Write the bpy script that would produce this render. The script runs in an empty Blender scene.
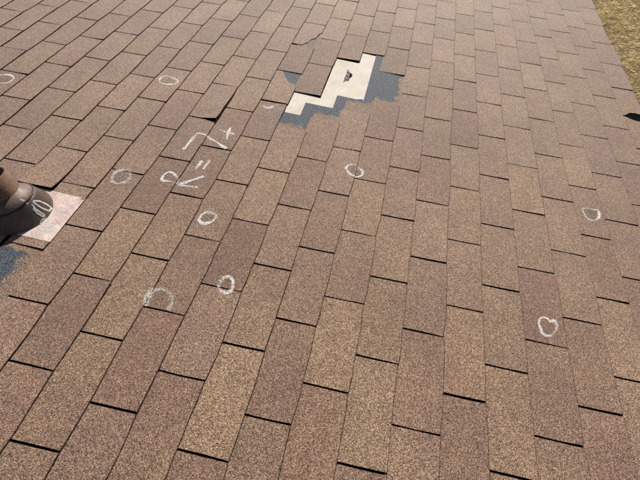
import bpy, bmesh, math, random
import numpy as np
from mathutils import Vector, Matrix

random.seed(11)
rng = np.random.default_rng(5)
SC = bpy.context.scene
C = SC.collection

# ------------------------------------------------------------------ camera
EXPO = 0.127            # shingle exposure, m (5 in)
TAB = 0.3048            # tab width, m (12 in)
PITCH = math.radians(18.4)
ROOF_Z = 3.85           # height of the roof frame's origin above the lawn
# roof frame: X runs down the slope, Y runs away along the eave, Z is the roof's normal
ROOF_M = Matrix.Translation((0, 0, ROOF_Z)) @ Matrix.Rotation(PITCH, 4, 'Y')


def rv(a):      # (along, down-slope, normal) -> roof frame direction
    return Vector((a[1], -a[0], a[2]))


CAM_X = rv((-0.202426, 0.972993, 0.110939))
CAM_Y = -rv((0.699496, 0.222942, -0.678971))
CAM_Z = -rv((-0.685367, -0.05984, -0.725735))
CAM_P = rv((9.207, 16.30899, 9.78874)) * EXPO
m = Matrix((CAM_X, CAM_Y, CAM_Z)).transposed().to_4x4()
m.translation = CAM_P
cam_data = bpy.data.cameras.new('camera')
cam_data.sensor_fit = 'HORIZONTAL'
cam_data.sensor_width = 36.0
cam_data.lens = 36.0 * 491.05 / 640.0
cam_data.clip_start = 0.02
cam_data.clip_end = 3000
cam = bpy.data.objects.new('camera', cam_data)
C.objects.link(cam)
cam.matrix_world = ROOF_M @ m
SC.camera = cam

# ------------------------------------------------------------------ sky, sun, exposure
SUN_ELEV = math.radians(38)
SUN_AZ = math.radians(84)        # measured from +X (down the slope) towards +Y (away along the eave)
sun_dir = Vector((math.cos(SUN_ELEV) * math.cos(SUN_AZ), math.cos(SUN_ELEV) * math.sin(SUN_AZ), math.sin(SUN_ELEV)))
world = bpy.data.worlds.new('World')
SC.world = world
world.use_nodes = True
wn = world.node_tree
wn.nodes.clear()
sky = wn.nodes.new('ShaderNodeTexSky')
sky.sky_type = 'NISHITA'
sky.sun_disc = False
sky.sun_elevation = SUN_ELEV
sky.sun_rotation = math.pi / 2 - SUN_AZ
bg = wn.nodes.new('ShaderNodeBackground')
bg.inputs['Strength'].default_value = 0.05
wo = wn.nodes.new('ShaderNodeOutputWorld')
wn.links.new(sky.outputs[0], bg.inputs[0])
wn.links.new(bg.outputs[0], wo.inputs[0])
sun = bpy.data.lights.new('sun', 'SUN')
sun.energy = 5.0
sun.angle = math.radians(0.53)
sun.color = (1.0, 0.93, 0.83)
so = bpy.data.objects.new('sun', sun)
C.objects.link(so)
so.rotation_euler = sun_dir.to_track_quat('Z', 'Y').to_euler()
so.location = (0, 6, 12)
SC.cycles.use_denoising = False
SC.view_settings.view_transform = 'Standard'
SC.view_settings.look = 'None'
SC.view_settings.gamma = 1.0
SC.view_settings.exposure = 0.17

# ------------------------------------------------------------------ helpers


def tag(o, label=None, cat=None, group=None, kind=None):
    if label: o['label'] = label
    if cat: o['category'] = cat
    if group: o['group'] = group
    if kind: o['kind'] = kind
    return o


def link(name, me, mat=None, parent=None, loc=None):
    o = bpy.data.objects.new(name, me)
    C.objects.link(o)
    if mat is not None and len(me.materials) == 0:
        me.materials.append(mat)
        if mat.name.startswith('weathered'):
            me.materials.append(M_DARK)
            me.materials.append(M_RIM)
    if parent is not None:
        o.parent = parent
    if loc is not None:
        o.location = loc
    return o


def mesh(name, verts, faces, smooth=False):
    me = bpy.data.meshes.new(name)
    me.from_pydata([tuple(v) for v in verts], [], faces)
    if smooth:
        me.polygons.foreach_set('use_smooth', [True] * len(me.polygons))
    me.update()
    return me


def bm_mesh(name, bm, smooth=False):
    me = bpy.data.meshes.new(name)
    bmesh.ops.recalc_face_normals(bm, faces=bm.faces)
    bm.to_mesh(me)
    bm.free()
    if smooth:
        me.polygons.foreach_set('use_smooth', [True] * len(me.polygons))
    return me


def box_bm(bm, x0, x1, y0, y1, z0, z1):
    vs = [bm.verts.new((x, y, z)) for z in (z0, z1) for x, y in ((x0, y0), (x1, y0), (x1, y1), (x0, y1))]
    for f in ((3, 2, 1, 0), (4, 5, 6, 7), (0, 1, 5, 4), (1, 2, 6, 5), (2, 3, 7, 6), (3, 0, 4, 7)):
        bm.faces.new([vs[i] for i in f])


class NT:
    def __init__(self, name):
        self.m = bpy.data.materials.new(name)
        self.m.use_nodes = True
        self.t = self.m.node_tree
        self.t.nodes.clear()
        self.out = self.n('ShaderNodeOutputMaterial')

    def n(self, typ, ins=None, **kw):
        nd = self.t.nodes.new(typ)
        for k, v in kw.items():
            setattr(nd, k, v)
        for k, v in (ins or {}).items():
            if isinstance(v, tuple) and len(v) == 2 and hasattr(v[0], 'outputs'):
                self.t.links.new(v[0].outputs[v[1]], nd.inputs[k])
            else:
                nd.inputs[k].default_value = v
        return nd

    def ramp(self, fac, stops, interp='LINEAR'):
        r = self.n('ShaderNodeValToRGB')
        r.color_ramp.interpolation = interp
        e = r.color_ramp.elements
        while len(e) < len(stops):
            e.new(0.5)
        for i, (p, c) in enumerate(stops):
            e[i].position = p
            e[i].color = (c[0], c[1], c[2], 1) if len(c) == 3 else c
        self.t.links.new(fac[0].outputs[fac[1]], r.inputs[0])
        return r

    def mix(self, a, b, f, blend='MIX'):
        nd = self.n('ShaderNodeMix', data_type='RGBA', blend_type=blend)
        for idx, v in ((6, a), (7, b), (0, f)):
            if isinstance(v, tuple) and len(v) == 2 and hasattr(v[0], 'outputs'):
                self.t.links.new(v[0].outputs[v[1]], nd.inputs[idx])
            else:
                nd.inputs[idx].default_value = (v[0], v[1], v[2], 1) if isinstance(v, tuple) else v
        return nd

    def math(self, op, a, b=0.0, clamp=False):
        nd = self.n('ShaderNodeMath', operation=op, use_clamp=clamp)
        for i, v in enumerate((a, b)):
            if isinstance(v, tuple):
                self.t.links.new(v[0].outputs[v[1]], nd.inputs[i])
            else:
                nd.inputs[i].default_value = v
        return nd

    def finish(self, shader, out=0):
        self.t.links.new(shader.outputs[out], self.out.inputs[0])
        return self.m


GR = 0.95 / 0.0013        # granule cells per metre


def granule_nodes(T, dark, mid, mid2, light):
    """mineral granules: (colour node, height node)"""
    geo = T.n('ShaderNodeNewGeometry')
    warp = T.n('ShaderNodeTexNoise', {'Vector': (geo, 'Position'), 'Scale': 400.0, 'Detail': 1.0})
    va = T.n('ShaderNodeVectorMath', {0: (warp, 'Color'), 3: 0.001}, operation='SCALE')
    pv = T.n('ShaderNodeVectorMath', {0: (geo, 'Position'), 1: (va, 0)}, operation='ADD')
    vo = T.n('ShaderNodeTexVoronoi', {'Vector': (pv, 0), 'Scale': GR, 'Randomness': 1.0})
    sep = T.n('ShaderNodeSeparateColor', {0: (vo, 'Color')})
    # neighbouring granules clump: a slower noise shifts the granule's value
    cl = T.n('ShaderNodeTexNoise', {'Vector': (geo, 'Position'), 'Scale': 210.0, 'Detail': 2.0, 'Roughness': 0.7})
    cm = T.math('MULTIPLY_ADD', (cl, 'Fac'), 0.5)
    cm.inputs[2].default_value = -0.25
    v = T.math('ADD', (sep, 0), (cm, 0))
    g = T.ramp((v, 0), [(0.0, dark), (0.14, dark), (0.3, mid), (0.56, mid2), (0.76, light), (1.0, tuple(min(1, c * 1.25) for c in light))])
    h = T.math('SUBTRACT', 1.0, (vo, 'Distance'))
    hh = T.math('MULTIPLY_ADD', (sep, 1), 0.5)
    T.t.links.new(h.outputs[0], hh.inputs[2])
    return geo, g, hh, v


BROWN = ((0.028, 0.017, 0.012), (0.123, 0.071, 0.047), (0.211, 0.127, 0.085), (0.50, 0.35, 0.255))


def shingle_material():
    T = NT('weathered_brown_shingle_granules')
    geo, g, h, v_ = granule_nodes(T, *BROWN)
    oi = T.n('ShaderNodeObjectInfo')
    w = T.math('MULTIPLY', (oi, 'Random'), 91.0)
    isl = T.math('MULTIPLY_ADD', (geo, 'Random Per Island'), 57.0)
    T.t.links.new(w.outputs[0], isl.inputs[2])
    # colour drops blended along each tab: tan to purple-brown
    mp = T.n('ShaderNodeTexNoise', {'Vector': (geo, 'Position'), 'W': (isl, 0), 'Scale': 5.5, 'Detail': 4.0, 'Roughness': 0.6}, noise_dimensions='4D')
    rr = T.math('FRACT', (isl, 0))
    t1 = T.math('MULTIPLY_ADD', (rr, 0), 0.16)
    t1.inputs[2].default_value = -0.08
    t = T.math('ADD', (mp, 'Fac'), (t1, 0))
    tone = T.ramp((t, 0), [(0.26, (0.86, 0.79, 0.83)), (0.44, (0.97, 0.935, 0.94)), (0.58, (1.04, 1.03, 0.99)), (0.76, (1.14, 1.14, 1.05))])
    c = T.mix((g, 0), (tone, 0), 1.0, 'MULTIPLY')
    c = T.mix((c, 2), (oi, 'Color'), 1.0, 'MULTIPLY')
    # broad soiling and scuffs
    so_ = T.n('ShaderNodeTexNoise', {'Vector': (geo, 'Position'), 'Scale': 1.7, 'Detail': 4.0, 'Roughness': 0.6})
    sr = T.ramp((so_, 'Fac'), [(0.3, (0.84, 0.81, 0.80)), (0.62, (1.06, 1.05, 1.03))])
    c = T.mix((c, 2), (sr, 0), 1.0, 'MULTIPLY')
    fl = T.n('ShaderNodeTexNoise', {'Vector': (geo, 'Position'), 'Scale': 38.0, 'Detail': 3.0, 'Roughness': 0.7})
    fr = T.ramp((fl, 'Fac'), [(0.3, (0.88, 0.87, 0.87)), (0.68, (1.09, 1.08, 1.06))])
    c = T.mix((c, 2), (fr, 0), 1.0, 'MULTIPLY')
    fm = T.n('ShaderNodeTexNoise', {'Vector': (geo, 'Position'), 'Scale': 165.0, 'Detail': 2.0, 'Roughness': 0.8})
    fq = T.ramp((fm, 'Fac'), [(0.34, (0.74, 0.73, 0.72)), (0.5, (1.0, 1.0, 1.0)), (0.66, (1.30, 1.30, 1.30))])
    c = T.mix((c, 2), (fq, 0), 1.0, 'MULTIPLY')
    b = T.n('ShaderNodeBump', {'Height': (h, 0), 'Strength': 0.75, 'Distance': 0.0011})
    p = T.n('ShaderNodeBsdfPrincipled', {'Base Color': (c, 2), 'Roughness': 0.52, 'Normal': (b, 0)})
    p.inputs['Specular IOR Level'].default_value = 0.42
    p.inputs['Specular Tint'].default_value = (1.0, 0.86, 0.78, 1)
    p.inputs['Sheen Weight'].default_value = 0.5
    p.inputs['Sheen Roughness'].default_value = 0.35
    p.inputs['Sheen Tint'].default_value = (1.0, 0.86, 0.80, 1)
    return T.finish(p)


def headlap_material():
    """unweathered blue-grey granules with the brown weathered margin (attribute 'wear')"""
    T = NT('blue_grey_headlap_granules')
    geo, g, h, v_ = granule_nodes(T, (0.004, 0.006, 0.011), (0.014, 0.022, 0.036), (0.029, 0.042, 0.062), (0.15, 0.18, 0.22))
    brown = T.ramp((v_, 0), [(0.0, BROWN[0]), (0.14, BROWN[0]), (0.3, BROWN[1]), (0.56, BROWN[2]), (0.76, BROWN[3])])
    at = T.n('ShaderNodeAttribute', attribute_name='wear')
    n1 = T.n('ShaderNodeTexNoise', {'Vector': (geo, 'Position'), 'Scale': 120.0, 'Detail': 3.0, 'Roughness': 0.7})
    s0 = T.math('MULTIPLY_ADD', (n1, 'Fac'), 0.55)
    T.t.links.new(at.outputs['Fac'], s0.inputs[2])
    s = T.math('MULTIPLY_ADD', (v_, 0), 0.35)
    T.t.links.new(s0.outputs[0], s.inputs[2])
    s = T.math('MULTIPLY', (s, 0), 0.5)
    rp = T.ramp((s, 0), [(0.43, (0, 0, 0)), (0.52, (1, 1, 1))])
    c = T.mix((g, 0), (brown, 0), (rp, 0))
    # pale broken-off specks along the margin
    n2 = T.n('ShaderNodeTexNoise', {'Vector': (geo, 'Position'), 'Scale': 95.0, 'Detail': 2.0})
    sp = T.ramp((n2, 'Fac'), [(0.66, (0, 0, 0)), (0.70, (1, 1, 1))])
    md = T.ramp((at, 'Fac'), [(0.15, (0, 0, 0)), (0.4, (1, 1, 1)), (0.75, (0, 0, 0))])
    f = T.mix((sp, 0), (md, 0), 1.0, 'MULTIPLY')
    c = T.mix((c, 2), (0.34, 0.31, 0.28), (f, 2))
    b = T.n('ShaderNodeBump', {'Height': (h, 0), 'Strength': 0.75, 'Distance': 0.0011})
    p = T.n('ShaderNodeBsdfPrincipled', {'Base Color': (c, 2), 'Roughness': 0.6, 'Normal': (b, 0)})
    p.inputs['Specular IOR Level'].default_value = 0.3
    return T.finish(p)


def simple(name, col, rough=0.8, bump=0.0, bscale=60.0, var=0.25, vscale=20.0, spec=0.5, metal=0.0):
    T = NT(name)
    tc = T.n('ShaderNodeTexCoord')
    n = T.n('ShaderNodeTexNoise', {'Vector': (tc, 'Object'), 'Scale': vscale, 'Detail': 5.0, 'Roughness': 0.65})
    lo = tuple(max(0, c * (1 - var)) for c in col)
    hi = tuple(min(1, c * (1 + var)) for c in col)
    r = T.ramp((n, 'Fac'), [(0.3, lo), (0.7, hi)])
    p = T.n('ShaderNodeBsdfPrincipled', {'Base Color': (r, 0), 'Roughness': rough, 'Metallic': metal})
    p.inputs['Specular IOR Level'].default_value = spec
    if bump > 0:
        nb = T.n('ShaderNodeTexNoise', {'Vector': (tc, 'Object'), 'Scale': bscale, 'Detail': 4.0})
        b = T.n('ShaderNodeBump', {'Height': (nb, 'Fac'), 'Strength': 1.0, 'Distance': bump})
        T.t.links.new(b.outputs[0], p.inputs['Normal'])
    return T.finish(p)


def chalk_material(name='white_chalk_on_granules', top=1.0, col=(0.80, 0.78, 0.75)):
    """chalk catches the granule tops only; attribute 'cover' is how hard it was rubbed"""
    T = NT(name)
    geo = T.n('ShaderNodeNewGeometry')
    vo = T.n('ShaderNodeTexVoronoi', {'Vector': (geo, 'Position'), 'Scale': GR, 'Randomness': 1.0})
    n = T.n('ShaderNodeTexNoise', {'Vector': (geo, 'Position'), 'Scale': 190.0, 'Detail': 3.0, 'Roughness': 0.75})
    nn = T.math('MULTIPLY_ADD', (n, 'Fac'), 2.6)
    nn.inputs[2].default_value = -0.80
    sp = T.n('ShaderNodeSeparateColor', {0: (vo, 'Color')})
    k = T.math('MULTIPLY_ADD', (sp, 1), 0.35)
    T.t.links.new(nn.outputs[0], k.inputs[2])
    at = T.n('ShaderNodeAttribute', attribute_name='cover')
    s = T.math('ADD', (k, 0), (at, 'Fac'))
    s = T.math('MULTIPLY', (s, 0), 0.5)
    r = T.ramp((s, 0), [(0.43, (0, 0, 0)), (0.74, (top, top, top))])
    p = T.n('ShaderNodeBsdfPrincipled', {'Base Color': (*col, 1), 'Roughness': 0.95})
    b = T.n('ShaderNodeBump', {'Height': (sp, 1), 'Strength': 0.6, 'Distance': 0.001})
    T.t.links.new(b.outputs[0], p.inputs['Normal'])
    tr = T.n('ShaderNodeBsdfTransparent')
    mx = T.n('ShaderNodeMixShader', {0: (r, 0), 1: (tr, 0), 2: (p, 0)})
    return T.finish(mx)


M_SH = shingle_material()
M_HL = headlap_material()
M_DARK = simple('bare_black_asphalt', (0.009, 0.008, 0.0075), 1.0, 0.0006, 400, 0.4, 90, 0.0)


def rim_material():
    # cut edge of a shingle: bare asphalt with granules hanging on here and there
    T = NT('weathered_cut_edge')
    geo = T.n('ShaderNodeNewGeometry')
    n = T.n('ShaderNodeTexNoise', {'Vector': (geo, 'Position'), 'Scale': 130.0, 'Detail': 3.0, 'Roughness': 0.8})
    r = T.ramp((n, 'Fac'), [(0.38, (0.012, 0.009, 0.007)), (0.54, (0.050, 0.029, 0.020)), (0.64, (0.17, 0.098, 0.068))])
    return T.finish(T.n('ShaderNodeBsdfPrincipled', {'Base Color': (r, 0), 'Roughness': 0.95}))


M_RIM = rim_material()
def felt_material():
    T = NT('bare_pale_decking')
    tc = T.n('ShaderNodeTexCoord')
    mp = T.n('ShaderNodeMapping', {'Vector': (tc, 'Object'), 'Scale': (40.0, 5.0, 5.0)})
    n = T.n('ShaderNodeTexNoise', {'Vector': (mp, 0), 'Scale': 4.0, 'Detail': 6.0, 'Roughness': 0.7})
    r = T.ramp((n, 'Fac'), [(0.3, (0.56, 0.51, 0.44)), (0.5, (0.70, 0.655, 0.58)), (0.7, (0.76, 0.72, 0.65))])
    n2 = T.n('ShaderNodeTexNoise', {'Vector': (tc, 'Object'), 'Scale': 9.0, 'Detail': 5.0})
    r2 = T.ramp((n2, 'Fac'), [(0.32, (0.86, 0.83, 0.78)), (0.6, (1, 1, 1))])
    c = T.mix((r, 0), (r2, 0), 1.0, 'MULTIPLY')
    b = T.n('ShaderNodeBump', {'Height': (n, 'Fac'), 'Strength': 0.8, 'Distance': 0.0006})
    return T.finish(T.n('ShaderNodeBsdfPrincipled', {'Base Color': (c, 2), 'Roughness': 0.85, 'Normal': (b, 0)}))


M_FELT = felt_material()
M_CHALK = chalk_material()
M_SMUDGE = chalk_material('rubbed_off_grey_bruise', 0.45, (0.12, 0.105, 0.09))
M_FASCIA = simple('white_painted_fascia', (0.72, 0.70, 0.66), 0.6, 0, 60, 0.06)
M_WALL = simple('pale_stucco_wall', (0.62, 0.56, 0.47), 0.9, 0.002, 90, 0.08)

# ------------------------------------------------------------------ lawn and ground
EAVE_X = (27.0 * EXPO) * math.cos(PITCH)


def lawn_material():
    T = NT('dry_straw_lawn')
    geo = T.n('ShaderNodeNewGeometry')
    n = T.n('ShaderNodeTexNoise', {'Vector': (geo, 'Position'), 'Scale': 3.0, 'Detail': 8.0, 'Roughness': 0.7})
    r = T.ramp((n, 'Fac'), [(0.3, (0.19, 0.138, 0.058)), (0.5, (0.30, 0.228, 0.10)), (0.7, (0.40, 0.315, 0.155))])
    n2 = T.n('ShaderNodeTexNoise', {'Vector': (geo, 'Position'), 'Scale': 60.0, 'Detail': 4.0, 'Roughness': 0.8})
    r2 = T.ramp((n2, 'Fac'), [(0.35, (0.45, 0.45, 0.45)), (0.6, (1.1, 1.1, 1.1))])
    c = T.mix((r, 0), (r2, 0), 1.0, 'MULTIPLY')
    b = T.n('ShaderNodeBump', {'Height': (n2, 'Fac'), 'Strength': 1.0, 'Distance': 0.02})
    p = T.n('ShaderNodeBsdfPrincipled', {'Base Color': (c, 2), 'Roughness': 0.9, 'Normal': (b, 0)})
    return T.finish(p)


def blade_material():
    T = NT('dry_grass_blade')
    geo = T.n('ShaderNodeNewGeometry')
    r = T.ramp((geo, 'Random Per Island'), [(0.0, (0.58, 0.43, 0.19)), (0.35, (0.80, 0.63, 0.32)), (0.7, (0.88, 0.74, 0.44)), (0.92, (0.93, 0.86, 0.62)), (1.0, (0.55, 0.49, 0.22))])
    n = T.n('ShaderNodeTexNoise', {'Vector': (geo, 'Position'), 'Scale': 2.6, 'Detail': 5.0, 'Roughness': 0.65})
    r2 = T.ramp((n, 'Fac'), [(0.30, (0.72, 0.71, 0.68)), (0.55, (1.0, 1.0, 1.0)), (0.75, (1.08, 1.07, 1.05))])
    c = T.mix((r, 0), (r2, 0), 1.0, 'MULTIPLY')
    p = T.n('ShaderNodeBsdfPrincipled', {'Base Color': (c, 2), 'Roughness': 0.7})
    tl = T.n('ShaderNodeBsdfTranslucent', {'Color': (c, 2)})
    mx = T.n('ShaderNodeMixShader', {0: 0.45, 1: (p, 0), 2: (tl, 0)})
    return T.finish(mx)


g = 900.0
lawn = link('ground', mesh('ground', [(-g, -g, 0), (g, -g, 0), (g, g, 0), (-g, g, 0)], [(0, 1, 2, 3)]), lawn_material())
tag(lawn, 'dry straw coloured lawn far below the roof edge', kind='structure')


def grass_patch():
    # blades where the lawn is near enough to tell them apart
    N = 760000
    x = EAVE_X - 0.6 + rng.random(N) ** 1.7 * 15.0
    y = -3.0 + rng.random(N) ** 0.9 * 26.0
    # clumps
    cx, cy = x * 5.1, y * 5.1
    dens = 0.5 + 0.25 * (np.sin(cx + 1.3 * np.sin(cy * 0.7)) + np.sin(cy * 1.3 + 2.1 * np.sin(cx * 0.6)))
    keep = rng.random(N) < 0.45 + 0.55 * dens
    x, y = x[keep], y[keep]
    n = len(x)
    L = 0.035 + 0.085 * rng.random(n)
    # matted blades: mostly combed one way, lying flat
    a = rng.normal(0.2, 0.5, n) + np.pi * (rng.random(n) < 0.5)
    el = np.abs(rng.normal(0.12, 0.22, n))
    w = 0.0018 + 0.0022 * rng.random(n)
    z = 0.004 + 0.035 * rng.random(n)
    dx, dy, dz = np.cos(a) * np.cos(el) * L, np.sin(a) * np.cos(el) * L, np.sin(el) * L
    px, py = -np.sin(a) * w, np.cos(a) * w
    roll = rng.normal(0, 0.5, n) * w
    V = np.empty((n, 4, 3), np.float32)
    V[:, 0] = np.stack([x - px, y - py, z - roll], 1)
    V[:, 1] = np.stack([x + px, y + py, z + roll], 1)
    V[:, 2] = np.stack([x + dx * .6 + px, y + dy * .6 + py, z + dz * .75], 1)
    V[:, 3] = np.stack([x + dx, y + dy, z + dz * 0.8], 1)
    me = bpy.data.meshes.new('grass')
    me.vertices.add(n * 4)
    me.vertices.foreach_set('co', V.ravel())
    me.loops.add(n * 4)
    me.loops.foreach_set('vertex_index', np.arange(n * 4, dtype=np.int32))
    me.polygons.add(n)
    me.polygons.foreach_set('loop_start', np.arange(0, n * 4, 4, dtype=np.int32))
    me.polygons.foreach_set('loop_total', np.full(n, 4, np.int32))
    me.update()
    me.validate()
    o = link('grass', me, blade_material())
    tag(o, 'matted dry yellow grass on the lawn past the eave', 'grass', kind='stuff')


grass_patch()

# ------------------------------------------------------------------ the house: one roof slope with its deck, eave and wall
house = bpy.data.objects.new('house', None)
C.objects.link(house)
house.matrix_world = ROOF_M
house.empty_display_size = 0.5
tag(house, 'house roof slope of weathered brown three-tab shingles with chalk circles and missing tabs', 'house')

V0, V1 = -14, 27           # courses
U_FAR, U_NEAR = -38.5, 9.5
T_H = 0.0036               # shingle thickness
RISE = 0.0036              # how much each course climbs over the next


def P(u, v, h=0.0):        # u in tabs (towards the camera), v in exposures (down the slope)
    return Vector((v * EXPO, -u * TAB, h))


def ztop(v):
    f = v - math.floor(v)
    return T_H + RISE * f


bm = bmesh.new()
box_bm(bm, V0 * EXPO, 26.75 * EXPO, -U_NEAR * TAB, -U_FAR * TAB, -0.016, -0.0015)
link('roof_deck', bm_mesh('roof_deck', bm), M_DARK, house)
bm = bmesh.new()
box_bm(bm, 26.0 * EXPO, 26.72 * EXPO, -U_NEAR * TAB, -U_FAR * TAB, -0.155, -0.017)
link('fascia', bm_mesh('fascia', bm), M_FASCIA, house)
bm = bmesh.new()
box_bm(bm, 23.0 * EXPO, 25.95 * EXPO, -U_NEAR * TAB, -U_FAR * TAB, -0.15, -0.14)
link('soffit', bm_mesh('soffit', bm), M_FASCIA, house)
inv = ROOF_M.inverted()
bm = bmesh.new()
wx = 23.3 * EXPO * math.cos(PITCH)
wz = ROOF_Z - 23.3 * EXPO * math.sin(PITCH) - 0.16
box_bm(bm, wx - 0.15, wx, -U_NEAR * TAB + 0.2, -U_FAR * TAB - 0.2, -0.02, wz)
bm.transform(inv)
link('wall', bm_mesh('wall', bm), M_WALL, house)

# measured cutouts: course -> (phase, {index: u})
SLOTS = {
 2: (0.49, {-4: -3.524, -3: -2.539}),
 3: (0.074, {-4: -3.932, -3: -2.938, -2: -1.928}),
 4: (0.665, {-5: -4.327, -4: -3.333, -3: -2.36, -2: -1.343}),
 5: (0.254, {-4: -3.719, -3: -2.744, -2: -1.753, -1: -0.755}),
 6: (0.845, {-4: -3.124, -3: -2.152, -1: -0.161}),
 7: (0.44, {-5: -4.544, -4: -3.544, -3: -2.543, -2: -1.57, -1: -0.574}),
 8: (0.025, {-5: -4.941, -4: -3.926, -3: -2.946, -2: -1.983, -1: -0.977, 0: 0.013, 1: 1.016}),
 9: (0.615, {-5: -4.339, -4: -3.331, -3: -2.392, -1: -0.397, 0: 0.614, 1: 1.612}),
 10: (0.204, {-5: -4.759, -4: -3.739, -3: -2.77, -1: -0.817, 0: 0.197, 1: 1.197, 2: 2.206}),
 11: (0.795, {-6: -5.183, -5: -4.183, -4: -3.162, -3: -2.196, -2: -1.216, -1: -0.22, 0: 0.788, 1: 1.788, 2: 2.802}),
 12: (0.38, {-4: -3.574, -3: -2.583, -2: -1.602, -1: -0.62, 0: 0.373, 1: 1.379, 2: 2.378}),
 13: (0.966, {-2: -1.019, -1: -0.032, 0: 0.96, 1: 1.967}),
 14: (0.558, {-2: -1.423, -1: -0.435, 0: 0.549, 1: 1.554, 2: 2.56}),
 15: (0.161, {-6: -5.807, -2: -1.81, -1: -0.838, 0: 0.164, 1: 1.152, 2: 2.16}),
 16: (0.757, {-7: -6.217, -6: -5.231, -5: -4.232, -3: -2.217, -2: -1.232, -1: -0.243, 0: 0.753, 1: 1.753}),
 17: (0.351, {-7: -6.63, -6: -5.655, -5: -4.657, -4: -3.648, -3: -2.635, -2: -1.642, -1: -0.649, 0: 0.351, 1: 1.346, 2: 2.353}),
 18: (0.93, {-7: -6.071, -6: -5.069, -5: -4.093, -3: -2.065, -2: -1.071, -1: -0.074, 0: 0.924, 1: 1.931}),
 19: (0.508, {-6: -5.512, -5: -4.503, -4: -3.494, -3: -2.489, -2: -1.501, -1: -0.49, 0: 0.504, 1: 1.52}),
 20: (0.099, {-4: -3.893, -2: -1.9, -1: -0.899, 0: 0.105, 1: 1.113}),
 21: (0.701, {-8: -7.333, -7: -6.317, -6: -5.328, -5: -4.328, -4: -3.318, -3: -2.303, -2: -1.303, -1: -0.294, 0: 0.707, 1: 1.712}),
 22: (0.309, {-8: -7.76, -7: -6.718, -6: -5.728, -5: -4.724, -3: -2.712, -2: -1.708, -1: -0.702, 0: 0.305, 1: 1.319}),
 23: (0.883, {-8: -7.161, -7: -6.133, -6: -5.142, -5: -4.125, -4: -3.125, -3: -2.102, -2: -1.108, -1: -0.097}),
 24: (0.448, {-8: -7.61, -7: -6.553, -6: -5.551, -5: -4.531, -4: -3.53, -3: -2.531, -2: -1.512}),
 25: (0.016, {-8: -8.037, -7: -7.034, -6: -5.986, -5: -4.978, -4: -3.967}),
 26: (0.594, {-8: -7.425, -7: -6.451}),
}
VB = {2: -0.055, 3: -0.028, 4: -0.033, 5: -0.03, 6: -0.005, 7: 0.023, 8: -0.007, 9: 0.017, 10: 0.001, 11: 0.007, 12: -0.01, 13: 0.001, 14: 0.033, 15: 0.039, 16: -0.01, 17: 0.006, 18: 0.005, 19: 0.021, 20: -0.027, 21: -0.029, 22: 0.02, 23: 0.04, 24: -0.081, 25: -0.005, 26: 0.02, 27: 0.067}


def course_top(c):
    return c + VB.get(c, 0.0) * 0.8


def phase(c):
    if c in SLOTS:
        return SLOTS[c][0]
    if c < 2:
        return (SLOTS[2][0] + 0.41 * (2 - c)) % 1.0
    return (SLOTS[26][0] - 0.41 * (c - 26)) % 1.0


def course_slots(c):
    ph = phase(c)
    d = dict(SLOTS[c][1]) if c in SLOTS else {}
    res = []
    n0 = int(math.floor(U_FAR - ph)) - 1
    n1 = int(math.ceil(U_NEAR - ph)) + 1
    known = sorted(d)
    for n in range(n0, n1 + 1):
        if n in d:
            u = d[n]
        elif known:
            k = min(known, key=lambda q: abs(q - n))
            u = d[k] + (n - k)
            lo = [q for q in known if q < n]
            hi = [q for q in known if q > n]
            if lo and hi:
                a, b = lo[-1], hi[0]
                u = d[a] + (d[b] - d[a]) * (n - a) / (b - a)
        else:
            u = n + ph + random.uniform(-0.012, 0.012)
        res.append(u)
    return res


def near(u, t, e=0.12):
    return abs(u - t) < e


# tab outlines that differ from a plain rectangle are given in roof coordinates (u, v)
SPECIAL = {
    # broken corners beside the patch
    (12, -3.08): [(-3.14, 12.0), (-2.61, 12.0), (-2.61, 13.0), (-3.13, 13.0), (-3.2, 12.93), (-3.25, 12.62), (-3.4, 12.42), (-3.56, 12.20), (-3.56, 12.0)],
    (12, -5.08): [(-5.57, 12.0), (-4.62, 12.0), (-4.61, 12.40), (-4.70, 12.47), (-4.75, 12.60), (-4.88, 12.66), (-4.97, 12.83), (-5.16, 12.90), (-5.24, 13.0), (-5.57, 13.0)],
    # torn lower corner by the eave
    (26, -4.95): [(-5.43, 26.0), (-4.47, 26.0), (-4.46, 26.10), (-4.50, 26.22), (-4.58, 26.38), (-4.60, 26.62), (-4.57, 27.0), (-5.43, 27.0)],
    (26, -3.95): [(-4.45, 26.0), (-3.47, 26.0), (-3.47, 27.0), (-4.38, 27.02), (-4.36, 26.8), (-4.33, 26.6), (-4.36, 26.35), (-4.42, 26.15)],
}
MISSING = [(13, -2.5), (14, -2.9), (14, -3.88), (15, -3.33), (15, -4.3), (16, -3.73), (8, 1.52)]
GAP = 0.0050 / TAB          # cutout width in tabs


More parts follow.
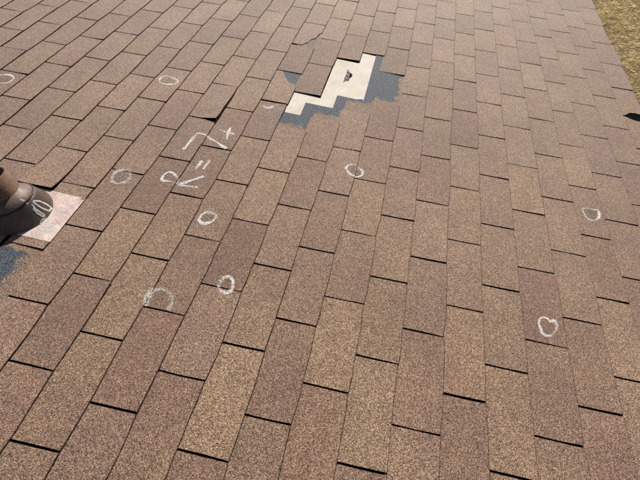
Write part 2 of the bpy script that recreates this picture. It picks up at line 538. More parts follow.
def slab(outline, c, vc, uc, lift=None, thick=T_H, wob=0.0):
    """closed slab over a (u, v) outline; local origin at (uc, vc)"""
    bm = bmesh.new()
    top, ins, bot = [], [], []
    n = len(outline)
    cu_ = sum(o[0] for o in outline) / n
    cv_ = sum(o[1] for o in outline) / n
    ru, rv_ = 0.0010 / TAB, 0.0019 / EXPO
    for (u, v) in outline:
        f = min(max((v - c), -0.1), 1.0)
        z = RISE * f + (lift(u, v) if lift else 0.0)
        p = P(u - uc, v - vc)
        top.append(bm.verts.new((p.x, p.y, z + thick - 0.0009)))
        bot.append(bm.verts.new((p.x, p.y, z)))
        q = P(u - uc - ru * (1 if u > cu_ + 0.2 else -1 if u < cu_ - 0.2 else 0) * (abs(u - cu_) > 0.44 or n < 10), v - vc - rv_ * (v > cv_ + 0.25))
        ins.append(bm.verts.new((q.x, q.y, z + thick)))
    ft = bm.faces.new(ins)
    bm.faces.new(bot[::-1])
    for i in range(n):
        j = (i + 1) % n
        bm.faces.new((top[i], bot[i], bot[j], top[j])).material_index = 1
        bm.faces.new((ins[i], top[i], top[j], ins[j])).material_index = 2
    bmesh.ops.triangulate(bm, faces=[ft])
    return bm


def rect_outline(u0, u1, v0, v1, nu=7, seed=None, amp=1.0):
    r = random.Random(seed)
    pts = []
    us = [u0 + (u1 - u0) * i / (nu - 1) for i in range(nu)]
    j = lambda a: r.uniform(-a, a) * amp
    for i, u in enumerate(us):                      # up-slope edge, hidden
        pts.append((u, v0))
    pts.append((u1 + j(0.004), (v0 * 0.5 + v1 * 0.5)))
    bow = r.uniform(-0.022, 0.022)
    for i, u in enumerate(reversed(us)):            # butt edge
        t = i / (nu - 1)
        e = 0.0
        if i == 0 or i == nu - 1:
            e = -abs(j(0.022))
        pts.append((u + (j(0.005) if e else 0), v1 + e + bow * 4 * t * (1 - t) + j(0.010)))
    pts.append((u0 + j(0.004), (v0 * 0.5 + v1 * 0.5)))
    return pts


# a dozen shared tab shapes (1 tab wide between cutouts)
VARIANTS = []
for k in range(14):
    r = random.Random(100 + k)
    w = 0.5 - GAP / 2
    o = rect_outline(-w, w, -0.56, 0.5, seed=k)
    cu = [r.random() ** 3 * 0.0022 for _ in range(3)]
    wv = r.uniform(0, 6.28)

    def lift(u, v, cu=cu, wv=wv):
        t = max(0.0, v)
        return (cu[0] * max(0, u) * 2 + cu[1] * max(0, -u) * 2) * t * 2 + 0.0003 * t * math.sin(7 * u + wv) * 2
    me = bm_mesh('shingle', slab(o, -0.5, 0, 0, lift))
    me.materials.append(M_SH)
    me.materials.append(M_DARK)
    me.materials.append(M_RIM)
    VARIANTS.append(me)

camM = (m.inverted())
FPX = 491.05 * 1.6


def project(u, v):
    q = camM @ P(u, v, 0.004)
    if q.z > -0.05:
        return None
    return (512 + FPX * q.x / -q.z, 384 - FPX * q.y / -q.z)


def visible_area(u0, u1, v0, v1):
    tot, ins = 0, 0
    pts = []
    for i in range(5):
        for j in range(5):
            p = project(u0 + (u1 - u0) * (i + .5) / 5, v0 + (v1 - v0) * (j + .5) / 5)
            if p is None: continue
            tot += 1
            if -3 <= p[0] <= 1027 and -3 <= p[1] <= 771: ins += 1
    q = [project(u0, v0), project(u1, v0), project(u1, v1), project(u0, v1)]
    if any(a is None for a in q): return 0
    A = abs(sum(q[i][0] * q[(i + 1) % 4][1] - q[(i + 1) % 4][0] * q[i][1] for i in range(4))) / 2
    return A * ins / 25.0


# colour of single tabs read off the photograph: (x, y, tone) with tone a plain tint
TAN, PALE, PURPLE, DARK, GREY = (1.07, 1.08, 1.02), (1.13, 1.13, 1.13), (0.95, 0.90, 0.92), (0.87, 0.84, 0.83), (0.84, 0.89, 0.92)
HINTS = [
    (110, 295, TAN), (250, 305, TAN), (222, 400, TAN), (345, 265, TAN), (342, 330, TAN), (372, 400, TAN), (505, 430, TAN), (465, 350, TAN), (96, 350, TAN),
    (292, 140, TAN), (282, 190, TAN), (370, 205, TAN), (523, 190, TAN), (575, 165, TAN), (600, 265, TAN), (610, 335, TAN), (125, 235, TAN), (170, 180, TAN),
    (380, 300, TAN), (540, 360, TAN), (450, 220, TAN), (565, 300, TAN), (260, 215, TAN), (60, 420, TAN), (495, 250, TAN), (235, 70, PALE), (118, 92, PALE),
    (75, 310, PURPLE), (150, 350, PURPLE), (165, 420, PURPLE), (280, 365, DARK), (330, 440, PURPLE), (290, 440, PURPLE), (415, 400, PURPLE), (460, 430, PURPLE),
    (425, 350, PURPLE), (550, 300, PURPLE), (590, 370, PURPLE), (605, 450, PURPLE), (320, 175, PURPLE), (310, 135, PURPLE), (435, 180, PURPLE), (462, 140, PURPLE),
    (310, 225, DARK), (375, 115, DARK), (350, 48, DARK), (380, 45, DARK), (400, 68, DARK), (300, 85, DARK), (290, 60, DARK), (372, 60, DARK), (330, 60, DARK),
    (465, 22, GREY), (485, 20, GREY), (470, 4, PALE), (408, 16, PALE), (330, 5, PALE), (440, 55, PALE), (400, 5, PALE), (505, 38, PALE), (270, 30, PALE), (240, 8, PALE),
    (20, 390, PURPLE), (20, 330, PALE), (180, 240, TAN), (395, 250, TAN), (190, 290, DARK), (240, 230, DARK), (150, 175, DARK), (175, 130, PURPLE), (205, 165, DARK), (240, 120, DARK), (520, 285, PURPLE), (630, 300, PURPLE), (570, 60, PALE), (540, 80, PALE),

]


def pix_to_roof(px, py):
    d = CAM_X * ((px - 320) / 491.05) - CAM_Y * ((py - 240) / 491.05) - CAM_Z
    s = (0.005 - CAM_P.z) / d.z
    q = CAM_P + d * s
    return -q.y / TAB, q.x / EXPO


HR = [(*pix_to_roof(a, b), t) for a, b, t in HINTS]

tabs = []
for c in range(V0, V1):
    sl = course_slots(c)
    if c == 7:
        sl = [s for s in sl if s < -0.3] + [0.19] + [s for s in sl if s > 0.9]
    if c == 8:
        sl = [s for s in sl]
    va, vb = course_top(c), course_top(c + 1)
    vb0 = vb
    for u0, u1 in zip(sl[:-1], sl[1:]):
        if u1 < U_FAR or u0 > U_NEAR: continue
        if c == V1 - 1: vb = vb0 + random.uniform(-0.05, 0.07)
        if any(c == mc and u0 < mu < u1 for mc, mu in MISSING): continue
        if c == 7 and near(u0, 0.19):
            continue
        if c == 8 and near(u0, 0.013):
            tabs.append((c, 0.013, 0.235, va, vb, 'cut'))
            tabs.append((c, 0.895, 1.016, va, vb, 'cut'))
            continue
        if c == 26 and u1 > -3.9 and False: continue
        tabs.append((c, u0, u1, va, vb, ''))
# the shingle pieces cut to fit around the flashing, hidden up-slope half
for t in [(7, 0.93, 1.43, course_top(7), course_top(8) - 0.05, 'cut')]:
    tabs.append(t)

scored = sorted(((visible_area(t[1], t[2], t[3], t[4]), i) for i, t in enumerate(tabs)), reverse=True)
seen = [i for a, i in scored if a > 0]
single = set(seen[:298])
rest = [i for i in range(len(tabs)) if i not in single]
print('TABS', len(tabs), 'in view', len(seen))

r = random.Random(3)
for i in sorted(single):
    c, u0, u1, va, vb, kind = tabs[i]
    uc, vc = (u0 + u1) / 2, (va + vb) / 2
    label = None
    key = [k for k in SPECIAL if k[0] == c and u0 < k[1] < u1]
    if key:
        o_ = SPECIAL[key[0]]
        me = bm_mesh('torn_shingle', slab([(u, v - (0.06 if v == c else 0)) for u, v in o_], c, vc, uc))
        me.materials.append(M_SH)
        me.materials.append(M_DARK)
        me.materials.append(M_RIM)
        label = {12: 'shingle tab with a broken off corner', 26: 'shingle tab torn open beside its cutout near the eave'}[c]
        o = link('shingle', me, M_SH, house, P(uc, vc))
    elif kind == 'cut':
        bm = slab(rect_outline(u0 + GAP / 2, u1 - GAP / 2, va - 0.0, vb - 0.02, 4, i), c, vc, uc)
        o = link('shingle', bm_mesh('shingle_offcut', bm), M_SH, house, P(uc, vc, 0.0012))
        label = 'narrow shingle piece cut to fit beside the pipe flashing'
    elif c == 10 and u0 < -2.3 < u1:
        def lf(u, v):
            a = min(1, max(0, (v - c)))
            b = min(1, max(0, (u - u0) / (u1 - u0)))
            return 0.015 * a ** 2.8 * (0.12 + 0.88 * b ** 0.7)
        bm = slab(rect_outline(u0 + GAP / 2, u1 - GAP / 2, va - 0.06, vb - 0.01, 7, 5), c, vc, uc, lf)
        o = link('shingle', bm_mesh('lifted_shingle', bm), M_SH, house, P(uc, vc))
        label = 'shingle tab curling up at its lower corner'
    elif c == 7 and near(u1, 0.19):
        def lf(u, v):
            a = min(1, max(0, (u - u0) / (u1 - u0)))
            return 0.010 * a ** 3
        bm = slab(rect_outline(u0 + GAP / 2, u1 - GAP / 2, va - 0.06, vb, 7, 6), c, vc, uc, lf)
        o = link('shingle', bm_mesh('raised_shingle', bm), M_SH, house, P(uc, vc, 0.001))
        label = 'shingle tab trimmed short over the top of the flashing'
    else:
        me = VARIANTS[r.randrange(len(VARIANTS))]
        o = link('shingle', me, M_SH, house, P(uc, vc, r.uniform(0, 0.0004)))
        sx = (vb - va)
        sy = (u1 - u0 - GAP * r.uniform(0.75, 1.15)) / (1 - GAP)
        flip = r.random() < 0.0
        o.scale = (sx, sy, 1.0)
        if r.random() < 0.14 or (c, round(u1, 0)) in ():
            # a few tabs sit up on their butt edge
            o.rotation_euler = (r.uniform(0, 0.006), -r.uniform(0.002, 0.012), r.uniform(-0.004, 0.004))
        else:
            o.rotation_euler = (0, 0, r.uniform(-0.0035, 0.0035))
    if label: o['label'] = label
    col = [1.0, 1.0, 1.0]
    for hu, hv, t in HR:
        if u0 < hu < u1 and va < hv < vb:
            col = list(t)
    # newer / paler batch differences from sheet to sheet
    k = 1 + r.uniform(-0.08, 0.08)
    o.color = (col[0] * k * r.uniform(.985, 1.015), col[1] * k, col[2] * k * r.uniform(.98, 1.02), 1)

bm = bmesh.new()
for i in rest:
    c, u0, u1, va, vb, kind = tabs[i]
    b2 = slab(rect_outline(u0 + GAP / 2, u1 - GAP / 2, va - 0.06, vb, 3, i), c, 0, 0)
    tmp = bpy.data.meshes.new('tmp')
    b2.to_mesh(tmp)
    b2.free()
    bm.from_mesh(tmp)
    bpy.data.meshes.remove(tmp)
far = link('shingle_field', bm_mesh('shingle_field', bm), M_SH, house)
far['kind'] = 'stuff'

# the sheet below, seen only down the cutouts
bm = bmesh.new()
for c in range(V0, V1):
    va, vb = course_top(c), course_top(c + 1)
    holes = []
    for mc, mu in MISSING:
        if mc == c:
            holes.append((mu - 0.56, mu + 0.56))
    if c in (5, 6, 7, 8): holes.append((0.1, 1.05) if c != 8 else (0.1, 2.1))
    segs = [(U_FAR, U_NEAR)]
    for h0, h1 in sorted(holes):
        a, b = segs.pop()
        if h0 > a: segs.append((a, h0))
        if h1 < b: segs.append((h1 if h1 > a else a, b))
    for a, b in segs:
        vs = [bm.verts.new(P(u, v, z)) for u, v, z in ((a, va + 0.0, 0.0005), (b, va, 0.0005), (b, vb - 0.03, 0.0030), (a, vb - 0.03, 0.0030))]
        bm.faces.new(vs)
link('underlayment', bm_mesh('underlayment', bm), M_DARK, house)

# ------------------------------------------------------------------ the open patch where tabs blew off
bm = bmesh.new()
cream = [(-3.02, 13.0), (-3.0, 14.06), (-4.37, 14.07), (-4.37, 15.02), (-4.79, 15.03), (-4.79, 15.75), (-3.0, 15.75), (-3.0, 14.75), (-2.6, 14.75), (-2.6, 13.75), (-2.3, 13.75), (-2.3, 13.0)]
# tucked a little under the tabs around it
vs = [bm.verts.new(P(u - (0.02 if u < -2.9 else 0), v - 0.03, -0.0008)) for u, v in cream]
f = bm.faces.new(vs)
bmesh.ops.triangulate(bm, faces=[f])
o = link('exposed_decking', bm_mesh('exposed_decking', bm), M_FELT, house)
o['label'] = 'bare cream coloured decking where shingle tabs are missing'


def in_poly(u, v, poly):
    ins = False
    n = len(poly)
    for i in range(n):
        a, b = poly[i], poly[(i + 1) % n]
        if (a[1] > v) != (b[1] > v) and u < (b[0] - a[0]) * (v - a[1]) / (b[1] - a[1]) + a[0]:
            ins = not ins
    return ins


def headlap(name, poly, wearf, zf, label, st=0.0125):
    us = [p[0] for p in poly]; vs_ = [p[1] for p in poly]
    bm = bmesh.new()
    stv = st * TAB / EXPO
    nu = int(round((max(us) - min(us)) / st)); nv = int(round((max(vs_) - min(vs_)) / stv))
    vd = {}

    def vert(i, j):
        if (i, j) not in vd:
            u = min(us) + i * st; v = min(vs_) + j * stv
            vd[(i, j)] = bm.verts.new(P(u, v, zf(u, v)))
        return vd[(i, j)]
    for i in range(nu):
        for j in range(nv):
            u = min(us) + (i + .5) * st; v = min(vs_) + (j + .5) * stv
            if in_poly(u, v, poly):
                bm.faces.new((vert(i, j), vert(i + 1, j), vert(i + 1, j + 1), vert(i, j + 1)))
    ret = bmesh.ops.extrude_face_region(bm, geom=list(bm.faces))
    for g_ in ret['geom']:
        if isinstance(g_, bmesh.types.BMVert): g_.co.z -= 0.0032
    me = bm_mesh(name, bm)
    a = me.attributes.new('wear', 'FLOAT', 'POINT')
    a.data.foreach_set('value', [wearf(-v.co.y / TAB, v.co.x / EXPO) for v in me.vertices])
    me.materials.append(M_HL)
    o = link(name, me, M_HL, house)
    o['label'] = label


def sstep(a, b, x):
    t = min(1, max(0, (x - a) / (b - a)))
    return t * t * (3 - 2 * t)


# staircase of exposed headlaps; each course's own right/lower margin has weathered brown
poly = [(-2.40, 12.95), (-2.40, 13.59), (-2.775, 13.59), (-2.775, 14.59), (-3.18, 14.59), (-3.18, 15.61), (-4.80, 15.61), (-4.80, 16.0), (-4.27, 16.0), (-4.27, 17.02), (-3.2, 17.02), (-3.2, 16.02), (-2.80, 16.02), (-2.80, 15.02), (-2.40, 15.02), (-2.40, 14.02), (-1.99, 14.02), (-1.99, 12.95)]


def wear1(u, v):
    n = 0.05 * math.sin(31 * u + 5 * v) + 0.05 * math.sin(17 * v - 9 * u)
    if v >= 15.98:
        w = max(sstep(16.70, 17.0, v + n), sstep(-3.42, -3.2, u + n * .5))
    elif v >= 15.0:
        w = max(sstep(-3.18, -2.99, u + n * .5), sstep(15.85, 16.1, v + n) * sstep(-3.35, -3.2, u))
    elif v >= 14.0:
        w = max(sstep(-2.66, -2.45, u + n * .5), sstep(14.8, 15.05, v + n) * sstep(-2.85, -2.7, u))
    else:
        w = max(sstep(-2.20, -1.99, u + n * .5), sstep(13.9, 14.1, v) * sstep(-2.4, -2.3, u))
    return 0.15 + 0.7 * w


headlap('exposed_headlap', poly, wear1, lambda u, v: 0.0029, 'blue-grey unweathered strip of shingle around the bare decking')
poly2 = [(1.0, 7.97), (1.0, 9.02), (2.05, 9.02), (2.05, 7.97)]


def wear2(u, v):
    n = 0.05 * math.sin(23 * u + 5 * v) + 0.04 * math.sin(19 * v - 9 * u)
    w = max(sstep(8.48, 8.88, v + n + 0.10 * (1.1 - u)), 1 - sstep(1.05, 1.10, u + n * 0.3), sstep(1.52, 1.62, u + n * .5) * 0.8)
    return 0.15 + 0.7 * w


headlap('exposed_headlap', poly2, wear2, lambda u, v: 0.0031, 'blue-grey patch of shingle below the pipe flashing')
# lower layer under the two broken corners
for (a, b, c0, c1) in ((-3.68, -3.05, 11.97, 13.03), (-5.4, -4.58, 12.2, 13.03)):
    headlap('exposed_headlap', [(a, c0), (a, c1), (b, c1), (b, c0)], lambda u, v, a=a: 0.15 if a > -4 else 0.48 + 0.06 * math.sin(40 * u) * math.sin(9 * v),
            lambda u, v: 0.0014 + 0.0018 * (v - 12.0), 'grey shingle layer showing under a broken corner')


# tear and staple in the decking
def flat_poly(name, pts, mat, parent, h, th=0.0):
    bm = bmesh.new()
    f = bm.faces.new([bm.verts.new(P(u, v, h)) for u, v in pts])
    if th:
        ret = bmesh.ops.extrude_face_region(bm, geom=[f])
        for g_ in ret['geom']:
            if isinstance(g_, bmesh.types.BMVert): g_.co.z += th
    bmesh.ops.triangulate(bm, faces=bm.faces)
    return link(name, bm_mesh(name, bm), mat, parent)


M_TEAR = simple('torn_grey_felt', (0.115, 0.105, 0.085), 0.95, 0.002, 220, 0.85, 110)
tear = [(347.6, 68.6), (349.3, 69.6), (350.0, 71.5), (352.6, 73.4), (352.2, 75.8), (350.0, 77.2), (348.6, 80.2), (345.6, 79.8), (343.2, 81.8), (344.6, 77.0), (346.4, 73.6)]
o = flat_poly('felt_tear', [pix_to_roof(a, b) for a, b in tear], M_TEAR, house, 0.0003)
o['label'] = 'ragged grey tear in the cream decking'
M_FLAP = simple('grey_fibre_strips', (0.33, 0.31, 0.28), 0.9, 0.0006, 300, 0.3, 120)
M_TEAR_SHADE = simple('tear_shade', (0.02, 0.018, 0.016), 1.0, 0, 60, 0.3, 60, 0.0)  # flat dark colour painted in for the shade inside the tear
for k, q in enumerate(([(347.9, 70.0), (349.8, 71.2), (349.4, 72.0), (347.5, 71.2)], [(346.9, 73.2), (349.6, 74.4), (349.0, 75.3), (346.3, 74.4)],
                       [(345.9, 76.6), (348.3, 77.4), (347.7, 78.2), (345.3, 77.7)], [(344.8, 79.2), (346.8, 79.3), (345.6, 80.1), (344.2, 80.4)])):
    flat_poly('torn_fibre', [pix_to_roof(a, b) for a, b in q], M_FLAP, house, 0.0012, 0.0006)
flat_poly('tear_shade_patch', [pix_to_roof(a, b) for a, b in [(350.2, 72.6), (352.2, 73.6), (351.9, 75.6), (350.0, 76.6), (349.2, 77.6), (349.9, 74.8)]], M_TEAR_SHADE, house, 0.0009)
bm = bmesh.new()
a = P(*pix_to_roof(358.0, 98.2)); b = P(*pix_to_roof(363.6, 98.8))
d = (b - a).normalized(); nrm = Vector((-d.y, d.x, 0)) * 0.0025
for q in (0,):
    vs = [bm.verts.new(p + Vector((0, 0, z))) for z in (-0.0006, 0.0016) for p in (a - nrm, b - nrm, b + nrm, a + nrm)]
    for f in ((3, 2, 1, 0), (4, 5, 6, 7), (0, 1, 5, 4), (1, 2, 6, 5), (2, 3, 7, 6), (3, 0, 4, 7)):
        bm.faces.new([vs[k] for k in f])
link('staple', bm_mesh('staple', bm), simple('rusty_steel', (0.12, 0.10, 0.08), 0.5), house)

# ------------------------------------------------------------------ chalk
from mathutils.bvhtree import BVHTree


def roof_bvh():
    vs, fs = [], []
    for o in house.children:
        if not o.name.startswith(('shingle', 'exposed')): continue
        M = Matrix.LocRotScale(o.location, o.rotation_euler, o.scale)
        b = len(vs)
        vs += [M @ v.co for v in o.data.vertices]
        fs += [[i + b for i in p.vertices] for p in o.data.polygons]
    return BVHTree.FromPolygons(vs, fs)


BVH = roof_bvh()


def roof_h(x, y):
    hits = []
    for dx, dy in ((0, 0), (0.0015, 0), (-0.0015, 0), (0, 0.0015), (0, -0.0015)):
        h = BVH.ray_cast(Vector((x + dx, y + dy, 0.2)), Vector((0, 0, -1)))
        if h[0] is not None: hits.append(h[0].z)
    return hits


def surf_h(x, y):
    h = roof_h(x, y)
    return h[0] if h else ztop(x / EXPO)



def chalk_strip(name, pts, width, label, closed=False, cover=0.45, parent=None, seed=0, lift=0.0007):
    """chalk line through photograph points laid on the shingles"""
    rr = random.Random(seed)
    Q = [Vector((P(*pix_to_roof(a, b)).x, P(*pix_to_roof(a, b)).y)) for a, b in pts]
    if closed: Q.append(Q[0])
    # Catmull-Rom resample
    S = []
    n = len(Q)
    for i in range(n - 1):
        if closed:
            p0 = Q[i - 1] if i > 0 else Q[n - 2]
            p3 = Q[i + 2] if i + 2 < n else Q[1]
        else:
            p0 = Q[max(0, i - 1)]; p3 = Q[min(n - 1, i + 2)]
        p1, p2 = Q[i], Q[i + 1]
        k = max(2, int((p2 - p1).length / 0.004))
        for s in range(k):
            t = s / k
            S.append(0.5 * ((2 * p1) + (p2 - p0) * t + (2 * p0 - 5 * p1 + 4 * p2 - p3) * t * t + (3 * p1 - p0 - 3 * p2 + p3) * t ** 3))
    S.append(Q[-1])
    bm = bmesh.new()
    rows, cov = [], []
    for i, p in enumerate(S):
        t = (S[min(i + 1, len(S) - 1)] - S[max(i - 1, 0)])
        t = t.normalized() if t.length > 1e-6 else Vector((1, 0))
        nn = Vector((-t.y, t.x))
        w = 0.85 * width * (0.85 + 0.25 * math.sin(i * 0.31 + seed) + rr.uniform(-.08, .08))
        along = cover + 0.20 + 0.15 * math.sin(i * 0.17 + seed * 2.1) + rr.uniform(-0.05, 0.05)
        row = []
        for j, s in enumerate((-1.0, -0.6, -0.2, 0.2, 0.6, 1.0)):
            q = p + nn * w * 0.5 * s * 1.5
            h = surf_h(q.x, q.y) + lift
            row.append(bm.verts.new((q.x, q.y, h)))
            cov.append(along - (0.0, 0.0, 0.42)[2 if abs(s) == 1.0 else (1 if abs(s) == 0.6 else 0)] - (0.10 if abs(s) == 0.6 else 0))
        rows.append(row)
    for a, b in zip(rows[:-1], rows[1:]):
        for j in range(5):
            bm.faces.new((a[j], a[j + 1], b[j + 1], b[j]))
    me = bm_mesh(name, bm)
    at = me.attributes.new('cover', 'FLOAT', 'POINT')
    at.data.foreach_set('value', cov)
    o = link(name, me, M_CHALK, parent or house)
    if label: o['label'] = label
    return o


def smudge(pts, label, strength=0.35, grow=1.0, parent=None):
    """granule loss rubbed grey inside a chalk circle"""
    Q = [P(*pix_to_roof(a, b)) for a, b in pts]
    c = sum(Q, Vector()) / len(Q)
    bm = bmesh.new()
    cov = []
    rings = []
    K = 28
    for ri, s in enumerate((0.0, 0.3, 0.6, 0.85, 1.05)):
        ring = []
        for k in range(K):
            t = k / K * len(Q)
            i = int(t); f = t - i
            e = Q[i % len(Q)].lerp(Q[(i + 1) % len(Q)], f)
            q = c + (e - c) * s * grow
            ring.append(bm.verts.new((q.x, q.y, surf_h(q.x, q.y) + 0.0004)))
            cov.append(strength * 1.5 * (1, 1, 0.85, 0.45, -0.3)[ri] - (0.3 if ri == 4 else 0))
        rings.append(ring)
    for a, b in zip(rings[:-1], rings[1:]):
        for k in range(K):
            try: bm.faces.new((a[k], a[(k + 1) % K], b[(k + 1) % K], b[k]))
            except ValueError: pass
    me = bm_mesh('hail_bruise', bm)
    at = me.attributes.new('cover', 'FLOAT', 'POINT')
    at.data.foreach_set('value', cov)
    o = link('hail_bruise', me, M_SMUDGE, parent or house)
    o['label'] = label


def zp(ox, oy, s, pts):
    return [(ox + a / s, oy + b / s) for a, b in pts]


CIRC = [
    (zp(150, 68, 16, [(150, 185), (190, 145), (260, 130), (330, 150), (440, 200), (432, 245), (380, 262), (260, 265), (200, 250), (150, 218)]), 'white chalk ring at the upper left of the slope', 0.009, 0.62, 0.35),
    ([(-8, 80), (-4, 76), (3, 74.8), (8, 74.8), (11.5, 75.7), (13.8, 77.6), (12.5, 80.4), (7.8, 83), (2.6, 83.5), (-4, 83)], 'white chalk ring cut off by the left border', 0.009, 0.60, 0.25),
    (zp(100, 160, 16, [(190, 330), (212, 235), (262, 185), (350, 158), (465, 165), (476, 280), (430, 340), (330, 372), (245, 372)]), 'faint rubbed chalk ring across a cutout, left of the chalk letters', 0.016, 0.28, 0.35),
    (zp(190, 200, 16, [(145, 310), (180, 240), (260, 195), (330, 205), (410, 240), (400, 300), (350, 345), (250, 375), (190, 365), (145, 325)]), 'white chalk ring just below the chalk letters', 0.013, 0.50, 0.42),
    (zp(210, 270, 16, [(140, 290), (150, 220), (200, 150), (280, 108), (360, 160), (370, 220), (345, 330), (255, 372), (165, 325)]), 'chalk ring crossing a dark cutout below the centre', 0.013, 0.46, 0.15),
    ([(146, 306), (147.5, 297.5), (152.5, 291), (157, 289.7), (162.5, 288.7), (166.7, 291.7), (171, 295), (172.5, 299), (171.3, 305), (168, 310)], 'large faint chalk arc above a dark cutout at lower left', 0.017, 0.30, 0.40),
    (zp(335, 155, 16, [(172, 230), (200, 180), (270, 155), (330, 160), (380, 205), (440, 260), (430, 320), (370, 345), (310, 345), (250, 320), (200, 260)]), 'sharp oval chalk ring below the open patch', 0.010, 0.60, 0.48),
    (zp(570, 200, 16, [(205, 140), (290, 135), (370, 160), (440, 170), (462, 230), (455, 290), (400, 330), (330, 325), (260, 280), (215, 200)]), 'thin rounded triangle of chalk near the right edge', 0.009, 0.55, 0.48),
    (zp(525, 310, 13.71, [(190, 200), (195, 135), (245, 105), (310, 125), (340, 165), (390, 145), (420, 200), (420, 280), (360, 350), (310, 360), (240, 325), (210, 250)]), 'bold chalk ring with a dent, at the lower right', 0.0100, 0.50, 0.38),
]
for k, (pts, label, w, cv, sm) in enumerate(CIRC):
    closed = k != 5
    chalk_strip('chalk_ring', pts, w, label, closed=closed, cover=cv - 0.12, seed=k + 1)
    smudge(pts, 'greyish scuffed granules inside the ' + label.replace('white ', ''), sm * 0.55)

LET = zp(150, 110, 6.4, [(215, 255), (258, 203), (300, 152)]), zp(150, 110, 6.4, [(300, 152), (345, 158), (420, 203), (488, 250)])
chalk_strip('chalk_stroke', LET[0], 0.012, 'long chalk stroke of the numeral 7', cover=0.47, seed=21)
chalk_strip('chalk_stroke', LET[1], 0.012, 'bent chalk stroke of the numeral 7', cover=0.49, seed=22)
chalk_strip('chalk_stroke', zp(150, 110, 6.4, [(440, 125), (490, 145), (542, 157)]), 0.010, 'chalk plus sign, one arm', cover=0.44, seed=23)
chalk_strip('chalk_stroke', zp(150, 110, 6.4, [(515, 113), (500, 150), (490, 192)]), 0.011, 'chalk plus sign, other arm', cover=0.44, seed=24)
chalk_strip('chalk_stroke', zp(150, 110, 6.4, [(333, 325), (312, 352), (289, 381)]), 0.012, 'chalk equals sign, first bar', cover=0.47, seed=25)
chalk_strip('chalk_stroke', zp(150, 110, 6.4, [(384, 322), (362, 352), (340, 381)]), 0.012, 'chalk equals sign, second bar', cover=0.47, seed=26)
chalk_strip('chalk_stroke', zp(150, 150, 6.4, [(345, 170), (270, 193), (182, 222)]), 0.012, 'chalk leg of the letter R', cover=0.47, seed=27)
chalk_strip('chalk_stroke', zp(150, 150, 6.4, [(182, 222), (240, 232), (308, 241)]), 0.012, 'chalk back of the letter R', cover=0.44, seed=28)
chalk_strip('chalk_stroke', zp(150, 150, 6.4, [(172, 215), (130, 203), (80, 197), (86, 165), (124, 143), (163, 163), (180, 194), (176, 211)]), 0.010, 'chalk bowl of the letter R', cover=0.47, seed=29)
chalk_strip('chalk_stroke', [(262.5, 105.5), (266, 107.6), (270, 108.0), (273.5, 106.2)], 0.014, 'short faint chalk smear left of the open patch', cover=0.26, seed=30)

# ------------------------------------------------------------------ vent pipe with its flashing
pipe_root = bpy.data.objects.new('vent_pipe', None)
C.objects.link(pipe_root)
PV = 7.56
PU = 1.42 / 2.4
PB = P(PU, PV, 0.0)
pipe_root.matrix_world = ROOF_M @ Matrix.Translation(PB)
pipe_root.empty_display_size = 0.2
tag(pipe_root, 'short vent pipe with metal flashing and collar at the left border', 'vent pipe')
M_LEAD = None


def metal_mat(name='painted_galvanised_flashing', k=1.0):
    T = NT(name)
    tc = T.n('ShaderNodeTexCoord')
    n = T.n('ShaderNodeTexNoise', {'Vector': (tc, 'Object'), 'Scale': 16.0, 'Detail': 6.0, 'Roughness': 0.7})
    r = T.ramp((n, 'Fac'), [(0.35, (0.44, 0.35, 0.32)), (0.5, (0.60, 0.50, 0.46)), (0.68, (0.76, 0.70, 0.66))])
    n2 = T.n('ShaderNodeTexNoise', {'Vector': (tc, 'Object'), 'Scale': 120.0, 'Detail': 4.0, 'Roughness': 0.8})
    r2 = T.ramp((n2, 'Fac'), [(0.34, (0.45, 0.40, 0.38)), (0.45, (1, 1, 1))])
    c = T.mix((r, 0), (r2, 0), 0.7, 'MULTIPLY')
    rr = T.ramp((n, 'Fac'), [(0.4, (0.62, 0.62, 0.62)), (0.65, (0.45, 0.45, 0.45))])
    b = T.n('ShaderNodeBump', {'Height': (n, 'Fac'), 'Strength': 0.6, 'Distance': 0.004})
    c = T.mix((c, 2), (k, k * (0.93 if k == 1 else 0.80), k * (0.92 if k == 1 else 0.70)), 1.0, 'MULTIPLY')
    p = T.n('ShaderNodeBsdfPrincipled', {'Base Color': (c, 2), 'Roughness': (rr, 0), 'Metallic': 0.12, 'Normal': (b, 0)})
    return T.finish(p)


M_METAL = metal_mat()
M_BOOT = metal_mat('shade_darkened_boot', 0.15)  # plate metal darkened all over, the cone's shade side put into its colour
M_COLLAR = metal_mat('shade_darkened_collar', 0.26)  # collar colour darkened likewise, with shade put into it
M_PIPE = simple('stained_brown_pipe', (0.17, 0.095, 0.060), 0.8, 0.0008, 90, 0.35, 25)
M_RUB = simple('black_rubber_ring', (0.02, 0.019, 0.02), 0.6)
E_ = EXPO
upv = Vector((-math.sin(PITCH), 0, math.cos(PITCH)))     # plumb, in the roof frame

# base plate (local frame = roof frame shifted to the pipe's foot)
bm = bmesh.new()
u0, u1 = (0.195 - PU) * TAB, (0.905 - PU) * TAB
v0, v1 = (4.9 - PV) * E_, (8.985 - PV) * E_
NX, NY = 26, 14
grid = []
rq = random.Random(8)
for i in range(NX + 1):
    row = []
    for j in range(NY + 1):
        x = v0 + (v1 - v0) * i / NX
        y = -(u0 + (u1 - u0) * j / NY)
        vv = PV + x / E_
        base = 0.0075 if vv > 6.9 else 0.0075 - 0.009 * min(1, (6.9 - vv) / 0.6)
        z = base + 0.0006 * math.sin(9 * x / E_ + 3 * y / E_) + rq.uniform(-.0003, .0003)
        row.append(bm.verts.new((x, y, z)))
    grid.append(row)
for i in range(NX):
    for j in range(NY):
        bm.faces.new((grid[i][j], grid[i + 1][j], grid[i + 1][j + 1], grid[i][j + 1]))
ret = bmesh.ops.extrude_face_region(bm, geom=list(bm.faces))
for g_ in ret['geom']:
    if isinstance(g_, bmesh.types.BMVert): g_.co.z -= 0.0012
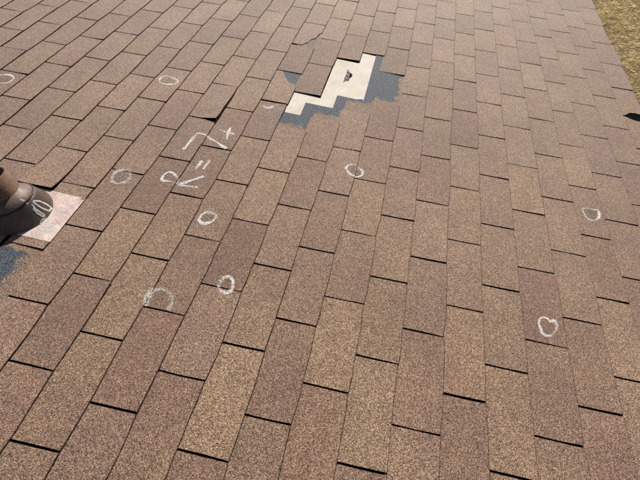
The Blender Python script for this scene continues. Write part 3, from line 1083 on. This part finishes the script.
plate = link('flashing_plate', bm_mesh('flashing_plate', bm, False), M_METAL, pipe_root)


def lathe(name, prof, mat, parent, K=56, tiltf=None, smooth=True):
    """prof: (radius, height, plumbness) rings; plumbness 0 = parallel to the roof, 1 = level"""
    bm = bmesh.new()
    rings = []
    for (rad, h, pl) in prof:
        ring = []
        ax = Vector((0, 0, 1)).lerp(upv, pl).normalized()
        cen = upv * h
        X = Vector((1, 0, 0)) - ax * ax.x
        X.normalize()
        Y = ax.cross(X)
        for k in range(K):
            a = 2 * math.pi * k / K
            ring.append(bm.verts.new(cen + X * math.cos(a) * rad + Y * math.sin(a) * rad))
        rings.append(ring)
    for a, b in zip(rings[:-1], rings[1:]):
        for k in range(K):
            bm.faces.new((a[k], a[(k + 1) % K], b[(k + 1) % K], b[k]))
    return link(name, bm_mesh(name, bm, smooth), mat, parent)


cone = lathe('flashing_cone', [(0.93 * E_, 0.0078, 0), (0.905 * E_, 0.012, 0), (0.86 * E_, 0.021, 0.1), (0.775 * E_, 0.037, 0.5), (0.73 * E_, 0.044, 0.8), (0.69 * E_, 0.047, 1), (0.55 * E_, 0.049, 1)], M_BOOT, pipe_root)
ring_ = lathe('gasket_ring', [(0.695 * E_, 0.0465, 1), (0.71 * E_, 0.0490, 1), (0.705 * E_, 0.0515, 1), (0.68 * E_, 0.0520, 1), (0.60 * E_, 0.051, 1)], M_RUB, pipe_root)
collar = lathe('collar', [(0.67 * E_, 0.0515, 1), (0.64 * E_, 0.058, 1), (0.575 * E_, 0.066, 1), (0.51 * E_, 0.072, 1), (0.47 * E_, 0.075, 1), (0.448 * E_, 0.078, 1)], M_COLLAR, pipe_root)
LP = 1.14 * E_
pipe = lathe('pipe', [(0.440 * E_, 0.0, 1), (0.440 * E_, LP, 1), (0.420 * E_, LP + 0.0008, 1), (0.380 * E_, LP, 1), (0.378 * E_, -0.02, 1)], M_PIPE, pipe_root)


# white strokes laid over the embossed lettering of the boot and over the plate
def boot_bvh():
    vs, fs = [], []
    for o in (plate, cone, collar):
        b = len(vs)
        vs += [v.co + PB for v in o.data.vertices]
        fs += [[i + b for i in p.vertices] for p in o.data.polygons]
    return BVHTree.FromPolygons(vs, fs)


BB = boot_bvh()


def on_boot(px, py):
    d = (CAM_X * ((px - 320) / 491.05) - CAM_Y * ((py - 240) / 491.05) - CAM_Z).normalized()
    return BB.ray_cast(CAM_P, d)


def boot_stroke(pts, width, cover, seed, label=None):
    rr = random.Random(seed)
    line = []
    for (a, b), (c, d) in zip(pts[:-1], pts[1:]):
        k = max(2, int(math.hypot(c - a, d - b) / 0.7))
        for i in range(k): line.append((a + (c - a) * i / k, b + (d - b) * i / k))
    line.append(pts[-1])
    hits = [on_boot(*p) for p in line]
    hits = [(h[0], h[1]) for h in hits if h[0] is not None]
    bm = bmesh.new()
    rows, cov = [], []
    for i, (p, n) in enumerate(hits):
        t = hits[min(i + 1, len(hits) - 1)][0] - hits[max(i - 1, 0)][0]
        if t.length < 1e-6: continue
        if n.z < 0: n = -n
        sd = n.cross(t).normalized()
        row = []
        for s_ in (-1, -0.4, 0.4, 1):
            q = p + sd * width * 0.5 * s_
            h = BB.ray_cast(q + n * 0.02, -n)
            q = h[0] if h[0] is not None else q
            row.append(bm.verts.new(q + n * 0.0007 - PB))
            cov.append(cover + 0.38 + rr.uniform(-.12, .12) - (0.35 if abs(s_) == 1 else 0))
        rows.append(row)
    for a, b in zip(rows[:-1], rows[1:]):
        for j in range(3): bm.faces.new((a[j], a[j + 1], b[j + 1], b[j]))
    me = bm_mesh('white_stroke', bm)
    at = me.attributes.new('cover', 'FLOAT', 'POINT')
    at.data.foreach_set('value', cov)
    o = link('white_stroke', me, M_CHALK, pipe_root)
    if label: o['label'] = label


boot_stroke(zp(0, 190, 10.67, [(350, 118), (420, 118), (500, 155), (552, 195), (520, 225), (450, 195), (395, 160), (350, 125)]), 0.0065, 0.42, 1, 'white strokes over the embossed lettering on the boot')
boot_stroke(zp(0, 190, 10.67, [(340, 150), (380, 205), (440, 245), (475, 265), (455, 282), (400, 250), (350, 195)]), 0.0065, 0.42, 2, 'white strokes over the embossed lettering on the boot')
boot_stroke(zp(0, 190, 10.67, [(215, 100), (260, 125), (300, 150)]), 0.006, 0.3, 3)
boot_stroke(zp(40, 180, 6.85, [(55, 262), (20, 300), (5, 330), (40, 345), (70, 310), (95, 290), (60, 335)]), 0.020, 0.14, 4, 'broad white stroke on the flat plate')
boot_stroke(zp(40, 180, 6.85, [(-20, 350), (30, 360), (70, 345), (100, 320)]), 0.018, 0.10, 5, 'broad white stroke on the flat plate')
boot_stroke(zp(40, 180, 6.85, [(120, 200), (150, 215), (190, 210)]), 0.02, 0.05, 6)
